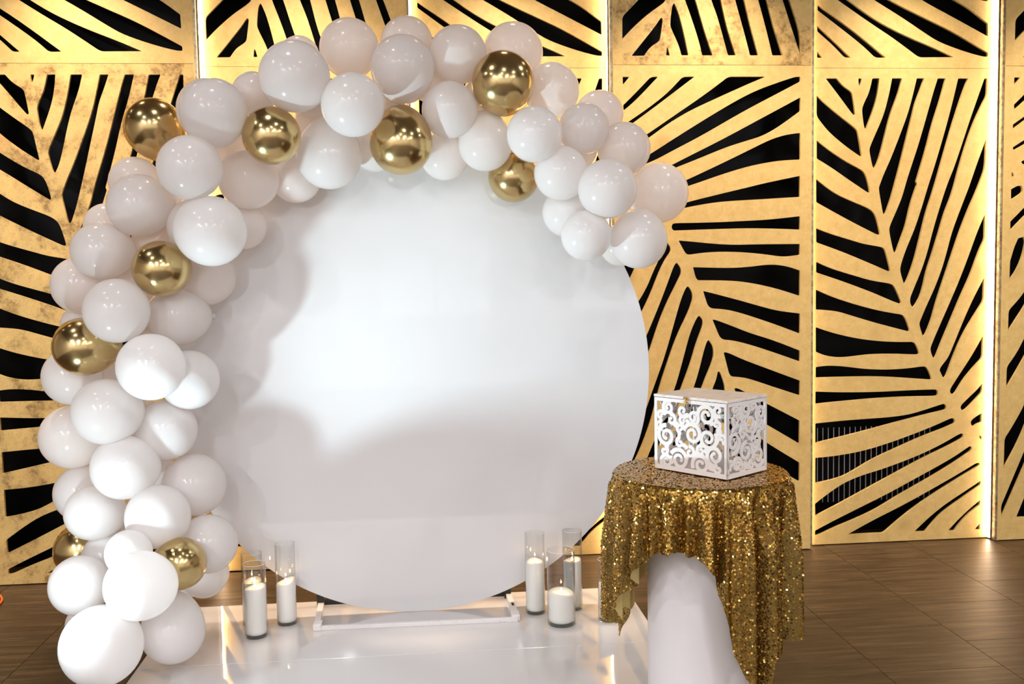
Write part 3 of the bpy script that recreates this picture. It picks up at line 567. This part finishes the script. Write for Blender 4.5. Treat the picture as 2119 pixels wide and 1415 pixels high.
def cloth_pt(a, s):
    """a azimuth (rad), s distance walked from the centre; returns xyz"""
    a = np.asarray(a, float); s = np.asarray(s, float)
    rc = .012
    d = np.clip(s-(TR-rc), 0, None); arc = rc*PI/2
    th = np.clip(d/rc, 0, PI/2); drop = np.clip(d-arc, 0, None)
    r = np.where(s < TR-rc, s, TR-rc+rc*np.sin(th))
    z = TZ+.001-np.where(s < TR-rc, 0, rc*(1-np.cos(th)))-drop
    amp = np.minimum(.005+.13*drop, .034)*(drop > 0)
    am = np.clip(drop/.03, 0, 1)
    r = r+am*(amp*fold(a)+.006+.015*drop)
    aa = a+am*.012*np.sin(14*a+1.3)*np.clip(drop*5,0,1)
    return np.stack([TC.x+r*np.cos(aa), TC.y+r*np.sin(aa), z], -1)
def hem_s(a):
    deg = (np.degrees(a)+180) % 360-180
    z = np.interp(deg, hx, hz)
    return TR-.012+.012*PI/2+(TZ-.012-z)
NA, NS = 720, 90
A = np.linspace(-PI, PI, NA, endpoint=False); T = np.linspace(0, 1, NS)
H = hem_s(A)+.003*np.sin(60*A)
Sg = np.empty((NA, NS)); k1 = 20
Sg[:, :k1] = np.linspace(.0, TR-.012, k1)[None]; Sg[:, 0] = .002
Sg[:, k1:] = (TR-.012)+(H[:, None]-(TR-.012))*np.linspace(0, 1, NS-k1+1)[None, 1:]
V = cloth_pt(np.repeat(A[:, None], NS, 1), Sg).reshape(-1, 3)
ia = np.arange(NA)[:, None]; js = np.arange(NS-1)[None]
ib = (ia+1) % NA
F_ = np.stack([ia*NS+js, ia*NS+js+1, ib*NS+js+1, ib*NS+js], -1).reshape(-1, 4)
def fast_mesh(name, verts, faces):
    me = bpy.data.meshes.new(name); nf, k = faces.shape
    me.vertices.add(len(verts)); me.vertices.foreach_set('co', verts.astype(np.float32).ravel())
    me.loops.add(nf*k); me.loops.foreach_set('vertex_index', faces.astype(np.int32).ravel())
    me.polygons.add(nf); me.polygons.foreach_set('loop_start', (np.arange(nf)*k).astype(np.int32))
    me.update(calc_edges=True); me.validate(); return me
q = NT('gold_mesh_fabric'); c = q.coord((1,1,1)); q.l(q.ramp(q.noise(c, 300, 2, .5), [(.3,(.10,.06,.012)),(.7,(.26,.17,.04))]), q.p.inputs['Base Color']); q.set(Roughness=.5, Metallic=.3)
ge = q.n('ShaderNodeNewGeometry'); src = q.p.inputs['Base Color'].links[0].from_socket
lining = q.mix(ge.outputs['Backfacing'], src, (.62,.47,.17)); q.l(lining, q.p.inputs['Base Color']); M_fab = q.m
cl = empty('sequin_tablecloth', (0,0,0)); tag(cl, 'gold sequin tablecloth draped over the round plinth, its corners hanging unevenly', 'tablecloth')
cm = fast_mesh('cloth', V, F_); cm.polygons.foreach_set('use_smooth', [True]*len(cm.polygons))
link('fabric', cm, M_fab, cl)
# sequins: little six sided discs, each tilted its own way
sp = .0053; cand = []
smax = float(H.max()); ns = int(smax/sp)
for j in range(1, ns):
    s = j*sp; rr = min(s, TR)
    na = int(2*PI*rr/sp); 
    if na < 3: continue
    a = -PI+(np.arange(na)+.5*(j % 2)+rs.uniform(-.25,.25,na))*2*PI/na
    cand.append(np.stack([a, np.full(na, s)+rs.uniform(-.0016,.0016,na)], -1))
cand = np.concatenate(cand); a, s = cand[:, 0], cand[:, 1]
ok = s < hem_s(a)-.002
a, s = a[ok], s[ok]
p = cloth_pt(a, s); e = 1e-3
ta = cloth_pt(a+e, s)-cloth_pt(a-e, s); ts = cloth_pt(a, s+e)-cloth_pt(a, s-e)
nrm = -np.cross(ta, ts); nrm /= np.linalg.norm(nrm, axis=1)[:, None]+1e-12
topf = nrm[:, 2] > .9
flip = ((p[:, 0]-TC.x)*nrm[:, 0]+(p[:, 1]-TC.y)*nrm[:, 1] < 0) & ~topf | (nrm[:, 2] < -.9)
nrm[flip] *= -1
amp = np.where(nrm[:, 2] > .9, .22, .34)
n2 = nrm+rs.normal(0, 1, nrm.shape)*amp[:, None]*rs.choice([.22,1.0], len(a), p=[.68,.32])[:, None]
n2 /= np.linalg.norm(n2, axis=1)[:, None]
t1 = np.cross(n2, np.tile([[.3,.2,.93]], (len(a), 1))+rs.normal(0,.3,(len(a),3))); t1 /= np.linalg.norm(t1, axis=1)[:, None]
t2 = np.cross(n2, t1); rad_ = .0034
cen = p+nrm*.0018
ang = np.arange(6)*PI/3
SV = cen[:, None]+rad_*(np.cos(ang)[None, :, None]*t1[:, None]+np.sin(ang)[None, :, None]*t2[:, None])
SF = np.arange(len(a)*6).reshape(-1, 6)
q = NT('gold_sequin'); q.set(Base_Color=(.60,.345,.075), Metallic=1.0, Roughness=.14)
M_seq = q.m
so = link('sequins', fast_mesh('sequins', SV.reshape(-1, 3), SF), M_seq, cl); so['kind'] = 'stuff'

# ------------------------------------------------------------------ openwork card box
BZ = TZ+.006
c0 = Vector((.937,2.903)); cL = Vector((.757,3.130)); cR = Vector((1.113,3.036))
ux = (cR-c0); uy = (cL-c0); WX, WY = ux.length, uy.length; BH = .238
rz = math.atan2(ux.y, ux.x)
M_box = simple('white_laser_cut_board', (.84,.80,.79), .35)
q = NT('streaked_white_lid'); c = q.coord((3,14,1)); q.l(q.ramp(q.noise(c, 5, 6, .6), [(.33,(.72,.60,.53)),(.48,(.86,.79,.76)),(.7,(.88,.85,.83))]), q.p.inputs['Base Color']); q.set(Roughness=.22); M_lid = q.m  # stretched noise gives the lid pink-beige streaks
bx = empty('card_box', (c0.x,c0.y,BZ), rz); tag(bx, 'white openwork scroll cut card box with gold clasp on the sequin table', 'box')
def ribbon(bm, pts, wds, y0, y1):
    n = len(pts); L = []
    for i, (p_, w_) in enumerate(zip(pts, wds)):
        a_ = Vector(pts[max(i-1,0)]); b_ = Vector(pts[min(i+1,n-1)]); d = (b_-a_).normalized(); nn = Vector((-d.y, d.x))
        P_ = Vector(p_); l_ = P_+nn*w_; r_ = P_-nn*w_
        L.append([bm.verts.new((l_.x,y0,l_.y)), bm.verts.new((r_.x,y0,r_.y)), bm.verts.new((r_.x,y1,r_.y)), bm.verts.new((l_.x,y1,l_.y))])
    for a_, b_ in zip(L, L[1:]):
        for k in range(4): bm.faces.new((a_[k], a_[(k+1) % 4], b_[(k+1) % 4], b_[k]))
    bm.faces.new(L[0]); bm.faces.new(L[-1][::-1])
def blob(bm, x, z, r, y0, y1):
    bmesh.ops.create_cone(bm, cap_ends=True, segments=14, radius1=r, radius2=r, depth=y1-y0, matrix=Matrix.Translation((x,(y0+y1)/2,z)) @ Matrix.Rotation(PI/2,4,'X'))
def scroll_wall(W, H_, seed, name):
    rd = random.Random(seed); bm = bmesh.new(); T_ = .005; f_ = .011
    add_box(bm, (0,0,0),(W,T_,f_+.004)); add_box(bm, (0,0,H_-f_),(W,T_,H_)); add_box(bm, (0,0,f_),(f_,T_,H_-f_)); add_box(bm, (W-f_,0,f_),(W,T_,H_-f_))
    cs = []
    for _ in range(900):
        r = rd.choice([.034,.028,.024,.019,.016]) if len(cs) > 3 else .036
        x = rd.uniform(f_+r*.6, W-f_-r*.6); z = rd.uniform(f_+r*.6, H_-f_-r*.6)
        if all(math.hypot(x-a, z-b) > (r+c_)*.84 for a, b, c_ in cs): cs.append((x,z,r))
    for k, (x, z, r) in enumerate(cs):
        sg = rd.choice((-1,1)); a0 = rd.uniform(0, 2*PI); turns = 1.45 if r > .02 else 1.0
        n = 30; pts = []; wd = []
        for i in range(n+1):
            t = i/n; rr = r*(1-.74*t); a = a0+sg*t*turns*2*PI
            pts.append((min(max(x+rr*math.cos(a), .004), W-.004), min(max(z+rr*math.sin(a), .004), H_-.004))); wd.append((.0062-.0022*t)*(.85+r*8))
        y1 = T_-.0002-.0001*(k % 7)
        ribbon(bm, pts, wd, .0001*(k % 7), y1); blob(bm, *pts[-1], .0056*(.75+r*9), .0001*(k % 5), y1)
        # tail reaching to a neighbour
        near = sorted(cs, key=lambda q_: math.hypot(q_[0]-x, q_[1]-z))[1:3]
        for (nx, nz, nr) in near:
            d = Vector((nx-x, nz-z)); d.normalize(); nn = Vector((-d.y,d.x))*.25*r*sg
            p0 = Vector((x,z))+d*r*.8+nn; p1 = Vector((nx,nz))-d*nr*.8
            pp = [p0.lerp(p1, i/6)+nn*math.sin(PI*i/6)*.6 for i in range(7)]
            pp = [(min(max(v.x,.004),W-.004), min(max(v.y,.004),H_-.004)) for v in pp]
            ribbon(bm, pp, [.0060]*7, .0001*(k % 6), y1)
    bmesh.ops.recalc_face_normals(bm, faces=bm.faces)
    return b2m(bm, False, name)
wa = scroll_wall(WX, BH, 5, 'side'); wb = scroll_wall(WY, BH, 11, 'front')
for m_ in (wa, wb): m_.materials.append(M_box)
link('side_wall', wa, None, bx, (0,0,0)); link('side_wall', wa, None, bx, (0,WY-.005,0))
link('side_wall', wb, None, bx, (.005,0.0,0), (0,0,PI/2)); link('side_wall', wb, None, bx, (WX,0.0,0), (0,0,PI/2))
link('bottom', box_me((.004,.004,0),(WX-.004,WY-.004,.004)), M_box, bx)
link('lid', box_me((-.001,-.001,BH+.002),(WX+.001,WY+.001,BH+.0105), .001), M_lid, bx)
M_clasp = simple('brass_clasp', (.72,.50,.20), .22, Metallic=1.0)
bm = bmesh.new(); add_box(bm, (-.004,-.009,.004),(0,.009,.013), .0015); add_box(bm, (-.004,-.008,-.012),(0,.008,-.002), .0015); add_box(bm, (-.007,-.0035,-.010),(-.003,.0035,.009), .001)
for yy in (-.006,.006): bmesh.ops.create_icosphere(bm, subdivisions=1, radius=.0022, matrix=Matrix.Translation((-.0045,yy,.0085)))
link('clasp', b2m(bm), M_clasp, bx, (-.0045,WY*.36+.05,BH-.002))

# ------------------------------------------------------------------ orange cable
cu = bpy.data.curves.new('cable', 'CURVE'); cu.dimensions = '3D'; cu.bevel_depth = .0055; cu.bevel_resolution = 3
pts = [(-2.75,5.20),(-2.45,5.22),(-2.25,5.16),(-2.16,5.04),(-2.13,4.93),(-2.17,4.80),(-2.35,4.66),(-2.7,4.6),(-3.2,4.7)]
sl = cu.splines.new('NURBS'); sl.points.add(len(pts)-1); sl.order_u = 4; sl.use_endpoint_u = True
for p_, c_ in zip(sl.points, pts): p_.co = (*c_, .006, 1)
tmp = bpy.data.objects.new('c', cu); COL.objects.link(tmp)
me = bpy.data.meshes.new_from_object(tmp.evaluated_get(bpy.context.evaluated_depsgraph_get())); bpy.data.objects.remove(tmp); me.materials.clear()
me.polygons.foreach_set('use_smooth', [True]*len(me.polygons))
cb = link('power_cable', me, simple('orange_pvc', (.85,.16,.02), .4)); tag(cb, 'orange power cable looping on the floor at the left edge', 'cable')

# ------------------------------------------------------------------ ceiling fixtures with added rear fill rows, and windows of the room behind the camera
fx = lathe_me([(.09,-.028),(.105,-.03),(.11,-.02),(.11,0),(0,0),(0,-.012),(.088,-.012),(.09,-.028)], 24); fx.materials.append(M_blkmetal)
lens = lathe_me([(0,-.014),(.087,-.014)], 24); lens.materials.append(emit('lamp_lens', (1,.84,.66), 12))
rowname = {-.8:'first', -2.4:'second', -4.0:'third'}; colname = {-3.4:'far left', -1.1:'centre left', 1.3:'centre right', 3.8:'far right'}
front = ['over the left panel column','over the round backdrop','before the right lit panels','left of the platform','over the platform','over the gold table','before the rightmost panels','just before the camera']
for i, (lx, ly, le) in enumerate(LAMPS):
    where = front[i] if i < 8 else '%s in the %s added fill row behind the camera' % (colname[lx], rowname[ly])
    t = empty('ceiling_light', (lx,ly,CEIL)); tag(t, 'round black ceiling spot ' + where, 'light', 'round ceiling spots of the room')
    for nm, me_ in (('housing', fx),('lens', lens)):
        o = bpy.data.objects.new(nm, me_); COL.objects.link(o); o.parent = t
for i, lx in enumerate(WASH):
    t = empty('wall_washer_light', (lx,4.70,CEIL)); tag(t, ('leftmost','second','third','fourth','fifth','sixth','seventh','rightmost')[i]+' wall washer in the ceiling just before the gold panels', 'light', 'wall washers above the gold panels')
    for nm, me_ in (('housing', fx),('lens', lens)):
        o = bpy.data.objects.new(nm, me_); COL.objects.link(o); o.parent = t
M_pane = emit('daylit_pane', (1,.98,.98), 1.3); M_frame = simple('window_frame_paint', (.7,.68,.65), .5)
for i, wx in enumerate((-2.6,.2,3.0)):
    wn = struct('window_%d' % (i+1), box_me((wx-.85,-5.19,1.0),(wx+.85,-5.17,3.0)), M_pane)
    bm = bmesh.new()
    for a_, b_ in (((wx-.85,-5.165,1.0),(wx-.79,-5.11,3.0)),((wx+.79,-5.165,1.0),(wx+.85,-5.11,3.0)),((wx-.79,-5.165,1.0),(wx+.79,-5.11,1.06)),((wx-.79,-5.165,2.94),(wx+.79,-5.11,3.0)),((wx-.025,-5.165,1.06),(wx+.025,-5.12,2.94))): add_box(bm, a_, b_)
    link('window_frame', b2m(bm), M_frame, wn)
